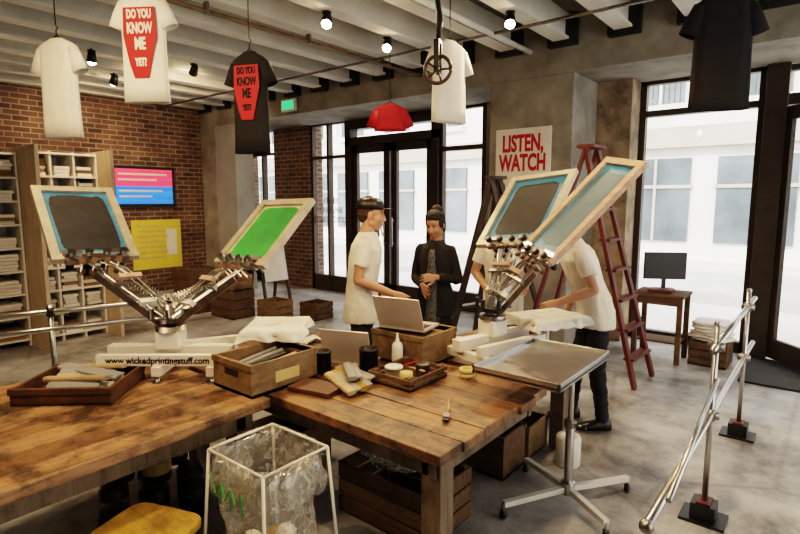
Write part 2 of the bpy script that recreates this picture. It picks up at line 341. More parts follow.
table('workbench',-2.1,-1.22,2.72,3.60,0,z=.75,legs=[(-1.98,2.86),(-1.4,3.52),(-2.0,3.5)])
ZT=.751
def openbox(name,cx,cy,z,w,d,h,m,yaw=0,t=.016,label=False,slats=0,slant=0):
    b=MB(name); b.M=TR(cx,cy,z)@RZ(yaw); W=w/2;D=d/2
    b.bx(-W,W,-D,D,0,t,m)
    if slats:
        g=h/slats
        for i in range(slats):
            z0=i*g+.004; z1=(i+1)*g-.008
            b.bx(-W,W,-D,-D+t,z0,z1,m); b.bx(-W,W,D-t,D,z0,z1,m); b.bx(-W,-W+t,-D+t,D-t,z0,z1,m); b.bx(W-t,W,-D+t,D-t,z0,z1,m)
        for sx in(-1,1):
            for sy in (-1,1): b.box((sx*(W-t-.018),sy*(D-t-.018),h/2),(.036,.036,h),m)
    else:
        b.bx(-W,W,-D,-D+t,0,h,m); b.bx(-W,W,D-t,D,0,h,m); b.bx(-W,-W+t,-D+t,D-t,0,h,m); b.bx(W-t,W,-D+t,D-t,0,h,m)
        b.bx(-W-.006,W+.006,-D-.006,-D+t,h-.03,h+.002,m); b.bx(-W-.006,W+.006,D-t,D+.006,h-.03,h+.002,m)
    if label:
        b.bx(W+.001,W+.003,-.07,.09,.045,.105,'label'); b.bx(-.06,.06,-D-.002,-D,.09,.125,'black')
    return b
def squeegee(b,p,L,yaw,m='sqw',tilt=0,roll=0):
    O=b.M; b.M=O@TR(*p)@RZ(yaw)@Matrix.Rotation(math.radians(roll),4,'Y')@Matrix.Rotation(math.radians(tilt),4,'X')
    b.loft([((x,0,0),(0,.026*k,0),(0,0,.014*k)) for x,k in ((-L/2,.8),(-L/2+.004,1),(L/2-.004,1),(L/2,.8))],m,12,e=3.2,smooth=False)
    b.bx(-L/2+.004,L/2-.004,.022,.055,-.004,.004,'grey'); b.M=O
b=openbox('wooden_tray',-3.0,1.05,ZT,.48,.40,.085,'tray',yaw=42)
for i in range(9):
    squeegee(b,(random.uniform(-.04,.04),-.13+.034*i,.035+.028*(i%3)),random.uniform(.24,.36),random.uniform(-14,14),('sqw','grey','sqw','paper')[i%4],tilt=random.uniform(-10,50),roll=random.uniform(-7,7))
b.done(.003)
b=openbox('wooden_crate_box',-2.38,1.76,ZT,.34,.44,.17,'crateL',label=True); b.bx(-.15,.15,-.2,.2,.03,.08,'card')
for i in range(5): b.cyl((-.1+.05*i,-.15,.1),(-.12+.06*i,.16,.13),.014,random.choice(['sqw','grey','black']))
b.done(.003)
def jar(name,x,y,z,r,h,m,lid=None):
    b=MB(name); b.lathe([(r*.92,0),(r,.006),(r,h*.9),(r*1.04,h*.9),(r*1.04,h*.97),(r*.96,h),(r*.86,h),(r*.85,h*.6)],(x,y,z),m)
    return b.done()
jar('ink_pot',-2.25,2.06,ZT,.05,.13,'black'); jar('ink_pot',-2.03,2.22,ZT,.055,.15,'black')
b=MB('squeeze_bottle'); b.lathe([(.03,0),(.034,.01),(.034,.12),(.026,.145),(.012,.155),(.012,.17),(.008,.175),(.004,.21)],(-1.98,2.42,ZT),'paper'); b.done()
b=MB('squeegee_set')
b.box((-2.06,1.84,ZT+.012),(.26,.16,.022),'tray',Matrix.Rotation(math.radians(12),3,'Z'))
squeegee(b,(-1.98,1.93,ZT+.03),.34,-22,'sqw',tilt=10); squeegee(b,(-1.98,2.0,ZT+.03),.34,-16,'stoolm',tilt=14); squeegee(b,(-2.02,2.07,ZT+.034),.30,-12,'sqw',tilt=14); squeegee(b,(-2.0,2.03,ZT+.065),.26,-38,'grey',tilt=4)
b.done()
b=openbox('wooden_tray',-1.79,2.28,ZT,.30,.34,.07,'crate',t=.012,slats=2)
for (x,y,r,h) in [(-.06,-.05,.05,.05),(.05,.07,.04,.06)]: b.lathe([(r*.95,.0),(r,.01),(r,h),(r*1.03,h),(r*1.03,h+.01),(r*.9,h+.012)],(x,y,.015),'paper' if h<.055 else 'steelD')
b.lathe([(.035,0),(.036,.06),(.03,.062)],(.06,-.09,.015),'label'); b.cyl((-.1,.1,.03),(.1,.02,.06),.007,'sqw'); b.cyl((-.12,0,.03),(-.02,.13,.07),.006,'red'); b.done()
b=openbox('wooden_crate_box',-2.02,2.64,ZT,.40,.36,.19,'crateL'); b.bx(-.17,.17,-.15,.15,.1,.165,'card'); b.done(.003)
def tapes(name,x,y,r,m,n=1):
    b=MB(name)
    for i in range(n):
        z=ZT+i*.026
        b.loft([(V((x,y,z+q)),V((rr,0,0)),V((0,rr,0))) for rr,q in ((r*.6,0),(r,0),(r,.024),(r*.6,.024),(r*.6,.001))],m,28,cap=(False,False))
    b.done()
tapes('tape_roll',-1.55,2.52,.045,'label',2); tapes('tape_roll',-2.55,2.45,.045,'paper',1)
b=MB('cleaning_rag'); n=16; vs=[];fs=[]
for i in range(n+1):
    for j in range(n+1):
        x=(i/n-.5)*.2; y=(j/n-.5)*.15; vs.append((-2.86+x*(1+.2*noise.noise(V((y*20,0,1)))),2.46+y+.03*noise.noise(V((x*14,y*9,2))),ZT+.006+.035*max(0,noise.noise(V((x*17,y*17,4)))+.25)))
for i in range(n):
    for j in range(n): a=i*(n+1)+j; fs.append((a,a+1,a+n+2,a+n+1))
b.add(vs,fs,'white',True); b.done(solid=.003)
b=MB('paint_brush'); b.tube([(-1.42,2.14,ZT+.01),(-1.36,2.05,ZT+.012),(-1.33,1.99,ZT+.014)],[.005,.008,.006],'sqw'); b.box((-1.315,1.965,ZT+.012),(.03,.05,.012),'steelD',Matrix.Rotation(.5,3,'Z')); b.box((-1.30,1.935,ZT+.01),(.028,.04,.008),'black',Matrix.Rotation(.5,3,'Z')); b.done()
b=MB('ink_tin'); b.lathe([(.038,0),(.04,.004),(.04,.06),(.042,.062),(.042,.07),(.036,.068)],(-2.55,2.2,ZT),'steelD'); b.lathe([(.0405,.01),(.0405,.055)],(-2.55,2.2,ZT),'red',cap=(False,False)); b.done()
b=MB('plastic_cup'); b.lathe([(.028,0),(.03,.003),(.038,.10),(.036,.10),(.028,.006)],(-1.86,2.9,ZT),'paper'); b.done()
b=MB('ink_tin'); b.lathe([(.05,0),(.052,.004),(.052,.085),(.054,.087),(.054,.097),(.046,.094)],(-1.98,2.98,ZT),'grey'); b.done()
def laptop(name,x,y,z,yaw,col='silver',ang=105):
    b=MB(name); b.M=TR(x,y,z)@RZ(yaw); b.bx(-.16,.16,-.11,.11,0,.016,col); b.bx(-.145,.145,-.03,.09,.016,.018,'black')
    O=b.M; b.M=O@TR(0,.11,.014)@Matrix.Rotation(math.radians(90-ang),4,'X'); b.bx(-.16,.16,-.008,0,0,.215,col); b.bx(-.148,.148,-.0095,-.008,.012,.203,'black'); b.M=O; return b.done(.003)
laptop('laptop',-2.28,2.36,ZT,200); laptop('laptop',-2.06,2.64,ZT+.195,190,ang=112)
# ------------------------------------------------------------------ printing presses
def frame_screen(b,TL,TRr,BR,BL,wm,mm,ink=None,ir=.75,fw=.045,th=.035):
    TL,TRr,BR,BL=map(V,(TL,TRr,BR,BL)); c=(TL+TRr+BR+BL)/4; u=((TRr-TL)+(BR-BL))/2; v=((TL-BL)+(TRr-BR))/2
    U=u.length; W=v.length; u.normalize(); v=(v-u*u.dot(v)).normalized(); n=u.cross(v)
    R=Matrix((u,v,n)).transposed().to_4x4(); O=b.M; b.M=Matrix.Translation(c)@R; U/=2;W/=2
    b.bx(-U,U,-W,-W+fw,-th/2,th/2,wm); b.bx(-U,U,W-fw,W,-th/2,th/2,wm); b.bx(-U,-U+fw,-W+fw,W-fw,-th/2,th/2,wm); b.bx(U-fw,U,-W+fw,W-fw,-th/2,th/2,wm)
    b.bx(-U+fw,U-fw,-W+fw,W-fw,-.002,.001,mm)
    if ink:
        a=(U-fw)*ir; d=(W-fw)*ir*1.03; pts=[]
        for i in range(60):
            t=2*math.pi*i/60; x=math.copysign(abs(math.cos(t))**.22,math.cos(t))*a*(1+.05*noise.noise(V((i*.9,0,c.x)))); y=math.copysign(abs(math.sin(t))**.22,math.sin(t))*d*(1+.05*noise.noise(V((0,i*.9,c.x)))); pts.append((x,y))
        for zz in (.003,-.004): b.poly([(x,y,zz) for x,y in pts],ink)
    b.M=O; return c,u,v,n,U,W
def arm(b,hub,c,u,v,W):
    e=c-v*(W-.01); mid=e.lerp(V(hub),.35)
    hub=V(hub); side=u*.05
    for s_ in (-1,1):
        b.cyl(hub+side*s_*.6,e+side*s_*1.3,.010,'steel'); b.tube([hub+side*s_*.2+V((0,0,.05)),mid+side*s_*.4+V((0,0,.06)),e+side*s_*.5],.007,'steelD')
        b.beam(hub+side*s_*1.1-V((0,0,.04)),e.lerp(hub,.2)+side*s_*1.8-V((0,0,.02)),.012,.035,'steelD')
    q=hub.lerp(e,.55); b.beam(q-u*.09,q+u*.09,.05,.02,'steelD',up=tuple(v)); b.beam(q-u*.06+V((0,0,.05)),q+u*.06+V((0,0,.05)),.03,.03,'scrp',up=tuple(v))
    q=hub.lerp(e,.25); b.beam(q-u*.07,q+u*.07,.05,.03,'wp',up=tuple(v))
    b.beam(e-u*.16,e+u*.16,.035,.05,'steelD',up=tuple(v)); b.beam(e-u*.17+v*.03,e-u*.07+v*.03,.06,.03,'steel',up=tuple(v)); b.beam(e+u*.07+v*.03,e+u*.17+v*.03,.06,.03,'steel',up=tuple(v))
    n=u.cross(v)
    for s_ in (-.13,-.045,.045,.13):
        for q in(-1,1):
            p=e+u*s_; b.cyl(p,p+n*q*.05,.006,'steel'); b.cyl(p+n*q*.04,p+n*q*.065,.02,'black',n=10)
            p=e+u*s_*.7-v*.06; b.cyl(p,p+n*q*.045,.005,'steel'); b.cyl(p+n*q*.035,p+n*q*.055,.015,'tray',n=10)
    for sd in (-.03,.03):
        p0=hub+V((0,0,.1))+u*sd; p1=mid+u*sd; pts=[]; d=p1-p0; x=d.normalized().orthogonal(); yv=d.normalized().cross(x)
        for i in range(91):
            t=i/90; a=t*math.pi*2*15; pts.append(p0+d*t+x*.012*math.cos(a)+yv*.012*math.sin(a))
        b.tube(pts,.0028,'steel',5)
def press(name,hub,yaw,L,screens,pal,label=None):
    b=MB(name); hub=V(hub)
    b.M=TR(hub.x,hub.y,ZT)@RZ(yaw)
    b.bx(-L/2,L/2,-.035,.035,.09,.16,'wp')
    for xx in (-L/2+.06,0,L/2-.06):
        b.bx(xx-.025,xx+.025,-.22,.22,.04,.09,'wp')
        for yy in (-.2,.2): b.cyl((xx,yy,.008),(xx,yy,.05),.011,'steel'); b.cyl((xx,yy,0),(xx,yy,.01),.026,'black')
    b.bx(-L/2+.02,L/2-.02,-.19,-.15,.09,.15,'wp')
    b.box((0,0,.2),(.13,.13,.1),'wp'); b.cyl((0,0,.16),(0,0,hub.z-ZT+.07),.03,'steel'); b.cyl((0,0,.25),(0,0,.28),.085,'steelD',n=24); b.cyl((0,0,.30),(0,0,.325),.075,'black',n=24)
    if label: b.text(label,TR(0,-.1915,.12)@Matrix.Rotation(math.pi/2,4,'X'),.052,'black',sx=.92,bold=.001)
    b.M=Matrix.Identity(4)
    for a in screens:
        c,u,v,n,U,W=frame_screen(b,*a); arm(b,hub,c,u,v,W)
    for k in range(6):
        a=math.radians(60*k+20); d=V((math.cos(a),math.sin(a),0)); b.cyl(hub+d*.03+V((0,0,-.02)),hub+d*.11+V((0,0,.02)),.010,'steel'); b.cyl(hub+d*.10+V((0,0,.0)),hub+d*.10+V((0,0,.055)),.015,'black',n=8)
    p=V(pal[0]); ang=pal[1]; w,l=pal[2]
    b.beam((hub.x,hub.y,ZT+.16),(p.x,p.y,p.z-.05),.04,.035,'wp'); b.cyl((p.x,p.y,ZT),(p.x,p.y,p.z-.02),.018,'wp')
    b.M=TR(*p)@RZ(ang); b.box((0,0,-.01),(w,l,.016),'sqw'); b.box((0,0,-.03),(.05,l*.8,.03),'wp')
    b.M=Matrix.Identity(4); return b
def drape(name,p,ang,w,l,W,L,m,seed=0):
    b=MB(name); b.M=TR(*p)@RZ(ang); n=48; vs=[];fs=[]
    for i in range(n+1):
        for j in range(n+1):
            x=(i/n-.5)*W; y=(j/n-.5)*L; ox=max(0,abs(x)-w/2); oy=max(0,abs(y)-l/2); o=math.hypot(ox,oy)
            k=min(1,o/.04) ; z=-o*.85; xx=x-math.copysign(ox*.6,x) ; yy=y-math.copysign(oy*.6,y)
            q=noise.noise(V((x*7+seed,y*16,seed))); z+=.010+ .016*max(0,q)*(1-k*.5)+.006
            if o>0: z+=.02*noise.noise(V((x*14,y*14,seed)))*k; xx+=.035*q*k; yy+=.035*noise.noise(V((x*13,y*9+seed,3)))*k
            vs.append((xx,yy,z))
    for i in range(n):
        for j in range(n): a=i*(n+1)+j; fs.append((a,a+1,a+n+2,a+n+1))
    b.add(vs,fs,m,True); return b.done(solid=.003)
A=((-3.717,1.087,1.826),(-3.66,1.518,1.814),(-3.15,1.477,1.416),(-3.215,1.04,1.421),'alu','bluem','inkk',.86)
B=((-2.898,2.122,1.73),(-2.407,2.136,1.75),(-2.327,1.753,1.389),(-2.785,1.77,1.386),'alu','teal','green',.90)
C=((-1.863,3.581,1.911),(-1.35,3.542,1.935),(-1.339,3.037,1.5),(-1.817,3.092,1.431),'alu','bluem','inkk',.80)
D=((-1.175,3.46,2.03),(-.905,3.25,1.94),(-1.12,2.79,1.408),(-1.414,2.958,1.422),'scrp','bluem','greym',.80)
press('screen_printing_press',(-2.95,1.52,1.08),39,.72,[A,B],((-2.64,2.04,.97),40,(.34,.40)),'www.wickedprintingstuff.com').done(.002)
press('screen_printing_press',(-1.63,2.95,1.08),75,.62,[C,D],((-1.42,3.30,.98),-25,(.34,.42))).done(.002)
drape('tshirt_on_pallet',(-2.64,2.04,.97),40,.34,.40,.46,.54,'white',1)
drape('tshirt_on_pallet',(-1.42,3.30,.98),-25,.34,.42,.46,.56,'white',5)
# ------------------------------------------------------------------ trolley
b=MB('instrument_trolley')
x0,x1,y0,y1=-1.36,-.90,2.26,2.96; z=.90
b.bx(x0,x1,y0,y1,z-.012,z,'steel')
for (a,c,d,e) in [(x0,x1,y0,y0+.012),(x0,x1,y1-.012,y1),(x0,x0+.012,y0,y1),(x1-.012,x1,y0,y1)]: b.bx(a,c,d,e,z-.02,z+.022,'steel')
b.bx(-1.2,-.98,2.4,2.9,z-.04,z-.012,'steelD')
cx,cy=-1.07,2.86
b.cyl((cx,cy,.45),(cx,cy,z-.03),.016,'steel'); b.cyl((cx,cy,.1),(cx,cy,.5),.024,'steel'); b.cyl((cx,cy,.47),(cx,cy,.51),.034,'steelD'); b.cyl((cx+.02,cy,.49),(cx+.08,cy-.02,.49),.008,'steel'); b.sph((cx+.085,cy-.02,.49),.016,'black')
b.cyl((cx,cy,.07),(cx,cy,.14),.04,'steel')
for (ex,ey) in [(-1.29,2.5),(-.84,3.22),(-1.42,3.05),(-.79,2.68)]:
    b.beam((cx,cy,.10),(ex,ey,.085),.034,.032,'wp'); b.cyl((ex,ey,.045),(ex,ey,.09),.009,'steel'); b.cyl((ex-.012,ey,.027),(ex+.012,ey,.027),.027,'black',n=16); b.bx(ex-.016,ex+.016,ey-.012,ey+.012,.03,.055,'steelD')
b.done(.002)
# ------------------------------------------------------------------ barrier rail
b=MB('steel_barrier_rail')
X=-.43
for yy in (3.2,4.55):
    b.cyl((X,yy,.03),(X,yy,1.1),.015,'steel'); b.sph((X,yy,1.1),.018,'steel',8)
    for zz in (.6,.98): b.cyl((X,yy,zz-.03),(X,yy,zz+.03),.024,'steelD'); b.cyl((X-.04,yy,zz),(X+.04,yy,zz),.022,'steelD')
    b.box((X,yy,.05),(.12,.12,.1),'black'); b.box((X,yy,.105),(.07,.10,.012),'redl'); b.box((X,yy,.008),(.22,.18,.016),'black')
b.cyl((X,1.92,.6),(X,5.1,.6),.017,'steel'); b.cyl((X+.0,3.1,.98),(X+.0,5.0,.98),.017,'steel')
b.cyl((X+.05,2.0,.68),(X+.02,3.2,.80),.011,'steel')
b.sph((X,1.92,.6),.026,'steelD',8)
b.done()
# ------------------------------------------------------------------ ladder
def ladder(name,top,ff,bf,m,wt,wb,ax,steps=7):
    b=MB(name); top=V(top);ff=V(ff);bf=V(bf);ax=V(ax).normalized()
    for s_ in (-1,1):
        b.beam(top+ax*s_*wt/2,ff+ax*s_*wb/2,.035,.07,m,up=tuple(ax)); b.beam(top+ax*s_*wt/2,bf+ax*s_*wb/2,.03,.05,m,up=tuple(ax))
    for i in range(1,steps+1):
        t=i/(steps+1); c=top.lerp(ff,t); w=wt+(wb-wt)*t; b.box(c,(.1,w,.025),m,Matrix.Rotation(math.atan2(ax.y,ax.x)-math.pi/2,3,'Z'))
    for t in (.35,.8):
        c=top.lerp(bf,t); w=wt+(wb-wt)*t; b.beam(c-ax*w/2,c+ax*w/2,.02,.04,m)
    b.box(top+V((0,0,.01)),(.16,wt+.05,.03),m,Matrix.Rotation(math.atan2(ax.y,ax.x)-math.pi/2,3,'Z'))
    return b.done(.003)
ladder('step_ladder',(-1.76,4.95,2.22),(-1.30,5.35,.0),(-2.35,5.0,0),'redl',.26,.52,(.05,1,0))
ladder('folding_easel',(-2.52,4.55,1.95),(-3.1,4.85,0),(-2.35,5.35,0),'frame',.1,.4,(.3,1,0),2)
# ------------------------------------------------------------------ side table + monitor
b=MB('side_table'); b.bx(-1.66,-1.14,6.1,6.55,.72,.75,'crate')
for xx in (-1.62,-1.18):
    for yy in (6.14,6.51): b.bx(xx-.025,xx+.025,yy-.025,yy+.025,0,.72,'crate')
b.bx(-1.62,-1.18,6.13,6.16,.63,.72,'crate'); b.bx(-1.62,-1.18,6.2,6.5,.2,.22,'crate'); b.bx(-1.52,-1.28,6.18,6.36,.752,.785,'redl'); b.done(.003)
b=MB('computer_monitor'); b.M=TR(-1.42,6.46,.752)@RZ(30); b.bx(-.22,.22,-.02,.02,.12,.42,'black'); b.bx(-.02,.02,.0,.03,.02,.2,'black'); b.bx(-.1,.1,-.05,.05,0,.02,'black'); b.done(.003)
b=openbox('storage_crate',-.92,6.5,0.001,.36,.45,.26,'crate',slats=3); b.done()
b=MB('folded_tshirt_pile')
for i in range(6):
    z=.263+i*.032; O=V((-.92+random.uniform(-.02,.02),6.5+random.uniform(-.02,.02),z)); a=random.uniform(-.25,.25)
    b.loft([(O+V((0,0,k)),V((math.cos(a)*w,math.sin(a)*w,0)),V((-math.sin(a)*w*1.15,math.cos(a)*w*1.15,0))) for k,w in ((0,.15),(.006,.18),(.022,.18),(.032,.13))],'white',28,e=3,fold=lambda i,t:1+.06*math.sin(5*t+i)+.04*math.sin(9*t))
b.done()
# ------------------------------------------------------------------ shelving (left)
def shelving(name,x0,x1,y0,y1,h,cols,rows,ends):
    b=MB(name); t=.022
    b.bx(x0,x0+.01,y0,y1,0,h,'paper')
    for i in range(rows+1):
        z=.08+(h-.1)*i/rows; b.bx(x0,x1,y0,y1,z-t/2,z+t/2,'paper')
    for j in range(0,cols+1):
        y=y0+(y1-y0)*j/cols; b.bx(x0,x1-.01,y-t/2,y+t/2,0,h,'paper')
    for (y,xe) in ends: b.bx(x0-.1,xe,y-.02,y+.02,0,h+.03,'pine')
    for i in range(rows):
        for j in range(cols):
            z=.08+(h-.1)*i/rows+t/2+.002; H=(h-.1)/rows-t
            ya=y0+(y1-y0)*j/cols+.03; yb=y0+(y1-y0)*(j+1)/cols-.03; n=random.choice([3,4,5]); zz=z
            for k in range(n):
                hh=H*.78/5; b.bx(x0+.03,x1-.02-random.uniform(0,.05),ya+random.uniform(0,.03),yb-random.uniform(0,.03),zz,zz+hh-.004,random.choice(['white','paper','white','paper','whiteS','card'])); zz+=hh
    return b.done()
shelving('storage_shelves',-8.0,-7.42,.3,2.08,2.3,5,8,[(.28,-7.0)])
shelving('storage_shelves',-7.9,-7.36,2.16,2.93,2.33,3,8,[(2.12,-6.85),(2.97,-7.0)])
b=MB('wall_television'); b.bx(-9.99,-9.93,4.2,5.35,1.63,2.36,'black'); b.bx(-9.93,-9.925,4.25,5.3,2.0,2.31,'tvr'); b.bx(-9.93,-9.925,4.25,5.3,1.68,2.0,'tvb')
for (z,a,c) in [(2.2,4.3,5.2),(2.1,4.3,5.0),(1.9,4.3,5.1),(1.8,4.3,4.9)]: b.bx(-9.925,-9.922,a,c,z,z+.035,'paper')
b.done(.004)
b=MB('wall_poster'); b.bx(-9.99,-9.975,4.5,5.45,.45,1.38,'yellow')
for i in range(7): b.bx(-9.975,-9.972,4.6+.03*(i%2),5.1+.04*(i%3),1.25-i*.1,1.28-i*.1,'label')
b.bx(-9.975,-9.972,5.15,5.36,.7,1.2,'paper'); b.done()
for (x,y,w,d,h,m) in [(-7.0,4.6,.55,.4,.42,'crate'),(-6.3,4.85,.4,.35,.30,'crateL'),(-7.75,4.45,.45,.4,.3,'crate'),(-5.9,5.3,.35,.35,.25,'crate'),(-8.6,4.9,.5,.5,.6,'crate')]: openbox('storage_crate',x,y,.001,w,d,h,m,slats=3).done()
openbox('storage_crate',-7.0,4.6,.425,.5,.38,.28,'crateL',slats=2).done()
b=MB('sandwich_board_sign')
for s_ in(-1,1):
    b.beam((-7.55+.0,5.55+.25*s_,0),(-7.35,5.55+.25*s_,1.25),.04,.04,'frame'); b.beam((-7.1,5.55+.25*s_,0),(-7.33,5.55+.25*s_,1.25),.04,.04,'frame')
b.beam((-7.18,5.3,.42),(-7.18,5.8,.42),.03,.03,'frame')
b.box((-7.205,5.55,.78),(.015,.46,.75),'paper',Matrix.Rotation(math.radians(-10.5),3,'Y')); b.done()
# jars, crates and clutter below benches
b=MB('ink_jar_cluster')
def addjar(x,y,z,r,h,m='black'):
    b.lathe([(r*.95,0),(r,.008),(r,h*.85),(r*.8,h*.9),(r*.86,h*.9),(r*.86,h),(r*.7,h*1.01)],(x,y,z),m,18); b.lathe([(r*1.01,h*.25),(r*1.01,h*.6)],(x,y,z),random.choice(['grey','paper',m,'label']),18,cap=(False,False))
for i,(x,y) in enumerate([(-2.98,1.16),(-2.80,1.30),(-2.66,1.45),(-3.05,1.4),(-2.85,1.54),(-2.52,1.15),(-2.72,1.05)]): addjar(x,y,.0,.075,.2)
for (x,y) in [(-2.98,1.2),(-2.82,1.33),(-2.95,1.5)]: addjar(x,y,.205,.075,.2)
b.done()
b=MB('spray_bottle'); b.lathe([(.04,0),(.045,.01),(.045,.12),(.02,.17),(.014,.18),(.014,.2)],(-2.36,1.22,0),'paper'); b.box((-2.36,1.22,.215),(.07,.03,.035),'stoolm'); b.box((-2.335,1.22,.18),(.012,.012,.05),'stoolm'); b.done()
b=openbox('storage_crate',-1.75,2.2,.001,.62,.42,.30,'crate',slats=3); b.done(.003)
def crumple(name,c,r,m,seed=0,amp=.04):
    b=MB(name); b.sph(c,r,m,26)
    for i,v in enumerate(b.v):
        w=v*11+V((seed,seed,0)); v+=V((noise.noise(w),noise.noise(w+V((5,0,0))),noise.noise(w+V((0,5,0)))))*amp+V((noise.noise(w*2.5),noise.noise(w*2.5+V((3,0,0))),noise.noise(w*2.5+V((0,3,0)))))*amp*.4
    b.done()
crumple('clear_plastic_bag',(-1.80,2.2,.40),(.24,.17,.15),'bag'); crumple('clear_plastic_bag',(-2.42,2.0,.16),(.2,.17,.15),'bag',3)
b=openbox('storage_crate',-2.75,2.2,.001,.4,.4,.26,'card'); b.done()
b=openbox('storage_crate',-1.68,3.0,.001,.40,.30,.28,'crate'); b.done(); b=openbox('storage_crate',-1.62,3.36,.001,.28,.3,.22,'card'); b.done()
b=MB('paper_towel_roll'); b.lathe([(.02,0),(.075,0),(.08,.01),(.08,.19),(.075,.2),(.02,.2),(.02,.1)],(-1.25,3.32,.001),'paper'); b.done()
# bin stand with clear bag
b=MB('waste_bag_stand'); bx0,bx1,by0,by1=-2.02,-1.64,1.18,1.52; zt=.68
for (x,y) in [(bx0,by0),(bx1,by0),(bx0,by1),(bx1,by1)]:
    mx_,my_=(bx0+bx1)/2,(by0+by1)/2; b.cyl((mx_+(x-mx_)*1.22,my_+(y-my_)*1.22,0),(x,y,zt),.007,'wp')
cs=[(bx0,by0,zt),(bx1,by0,zt),(bx1,by1,zt),(bx0,by1,zt)]
for i in range(4): b.cyl(cs[i],cs[(i+1)%4],.006,'wp')
def ringb(z,k,nz): 
    pts=[]; n=90
    for i in range(n):
        t=2*math.pi*i/n; a=math.copysign(abs(math.cos(t))**.5,math.cos(t)); c=math.copysign(abs(math.sin(t))**.5,math.sin(t))
        q=1+nz*(noise.noise(V((a*4,c*4,z*7)))+.5*noise.noise(V((a*11,c*11,z*9)))+.3*math.sin(t*13+z*3))
        pts.append(V(((bx0+bx1)/2+a*.19*k*q,(by0+by1)/2+c*.17*k*q,z+ (.04*noise.noise(V((a*5,c*5,9))) if nz>.13 else 0))))
    return pts
zs=[(zt-.17,1.10,.16),(zt-.12,1.14,.16),(zt-.06,1.11,.1),(zt+.008,1.05,.02),(zt-.04,.99,.05)]+[(.6-.045*i,.97-.02*i,.09+.015*i) for i in range(12)]+[(.05,.5,.15),(.03,.2,.1)]
rings=[ringb(*q) for q in zs]; nR=len(rings)
vs=[p for r in rings for p in r]; fs=[(i*90+k,i*90+(k+1)%90,(i+1)*90+(k+1)%90,(i+1)*90+k) for i in range(nR-1) for k in range(90)]
b.add(vs,fs,'bag',True)
for k in range(22):
    c=V(((bx0+bx1)/2+random.uniform(-.09,.09),(by0+by1)/2+random.uniform(-.08,.08),.10+random.uniform(0,.22))); b.sph(c,(random.uniform(.03,.055),.04,.035),random.choice(['paper','paper','card','green','stoolm','paper']),7)
for q in range(3): b.tube([(bx0+.04+.08*q,by0-.025,.60-.02*q),(bx0+.09+.07*q,by0-.03,.52),(bx0+.13+.07*q,by0-.028,.58),(bx0+.11+.08*q,by0-.026,.48)],.004,'green')
b.done()
b=MB('yellow_stool'); b.M=TR(-2.02,.87,0)@RZ(20); b.loft([((0,0,z),(w,0,0),(0,w,0)) for z,w in ((.42,.17),(.425,.18),(.455,.18),(.46,.172))],'stoolm',32,e=6)
for sx in(-1,1):
    for sy in(-1,1): b.beam((sx*.12,sy*.12,.42),(sx*.17,sy*.17,0),.025,.025,'black')
for s_ in(-1,1): b.beam((-.15,s_*.15,.2),(.15,s_*.15,.2),.015,.02,'black')
b.done(.003)
b=MB('steel_clothes_rail'); 
for z_ in (.95,.82): b.cyl((-4.6,.6,z_),(-4.1,2.1,z_),.02,'steel')
for (x,y) in [(-4.6,.6),(-4.1,2.1),(-4.35,1.35)]: b.cyl((x,y,0),(x,y,1.0),.018,'steel'); b.cyl((x,y,0),(x,y,.02),.08,'black'); b.cyl((x,y,.92),(x,y,.98),.028,'black')
b.done()
# ------------------------------------------------------------------ ceiling fittings
b=MB('ceiling_pipe'); b.cyl((-4.49,YB,3.42),(-4.49,6.0,3.42),.022,'crateL')
y=-2
while y<6: b.bx(-4.52,-4.46,y-.012,y+.012,3.40,3.5,'steelD'); y+=1.2
b.done()
b=MB('ceiling_conduit'); b.cyl((XL,5.1,3.46),(XR,5.1,3.46),.016,'steelD'); b.cyl((-2.9,YB,3.46),(-2.9,6,3.46),.03,'joist'); b.done()
def spot(x,y,z=3.42,e=45,aim=None):
    b=MB('ceiling_spotlight'); b.cyl((x,y,z+.02),(x,y,3.52),.012,'black'); b.cyl((x,y,3.485),(x,y,3.5),.045,'black')
    d=(V(aim)-V((x,y,z))).normalized() if aim else V((0,0,-1)); c=V((x,y,z))
    b.cyl(c-d*.07,c+d*.055,.04,'black',.058); b.sph(c+d*.04,.05,'bulb',10); b.done()
    L=bpy.data.lights.new('spotlamp','SPOT'); L.energy=e; L.color=(1,.69,.39); L.spot_size=math.radians(125); L.spot_blend=.7; L.shadow_soft_size=.06
    o=bpy.data.objects.new('spotlamp',L); COL.objects.link(o); o.location=c+d*.13; o.rotation_euler=d.to_track_quat('-Z','Y').to_euler()
for x,y,aim in [(-3.84,3.65,(-2.4,1.9,.8)),(-3.92,4.62,(-2.6,2.4,.8)),(-2.5,4.73,(-1.6,2.8,.8)),(-6.95,2.8,(-7.6,2.9,.8)),(-6.6,3.9,(-9.8,4.8,1.4)),(-8.0,3.5,(-9.9,3.6,1.4)),
                (-1.3,.9,(-2.0,2.2,.7)),(-2.6,-.2,(-3.0,1.2,.7)),(-.6,2.6,(-1.5,3.4,.7)),(-3.6,.6,(-4.2,2.4,1.2))]: spot(x,y,aim=aim,e=105)
b=MB('exit_sign'); b.bx(-7.3,-6.95,5.86,5.9,3.2,3.4,'wp'); b.bx(-7.27,-6.98,5.855,5.86,3.23,3.37,'exit'); b.cyl((-7.12,5.88,3.4),(-7.12,5.88,3.5),.008,'black'); b.done()
b=MB('pulley_block'); c=V((-2.39,3.4,2.72))
b.cyl((c.x,c.y,c.z+.1),(c.x,c.y,3.52),.012,'black')
O=b.M; b.M=TR(*c)@RZ(20)
b.bx(-.02,.02,-.045,-.035,-.03,.2,'black'); b.bx(-.02,.02,.035,.045,-.03,.2,'black'); b.bx(-.02,.02,-.045,.045,.19,.21,'black')
pts=[(.1*math.cos(t*math.pi/14),0,.1*math.sin(t*math.pi/14)) for t in range(29)]; b.tube(pts,.014,'frame')
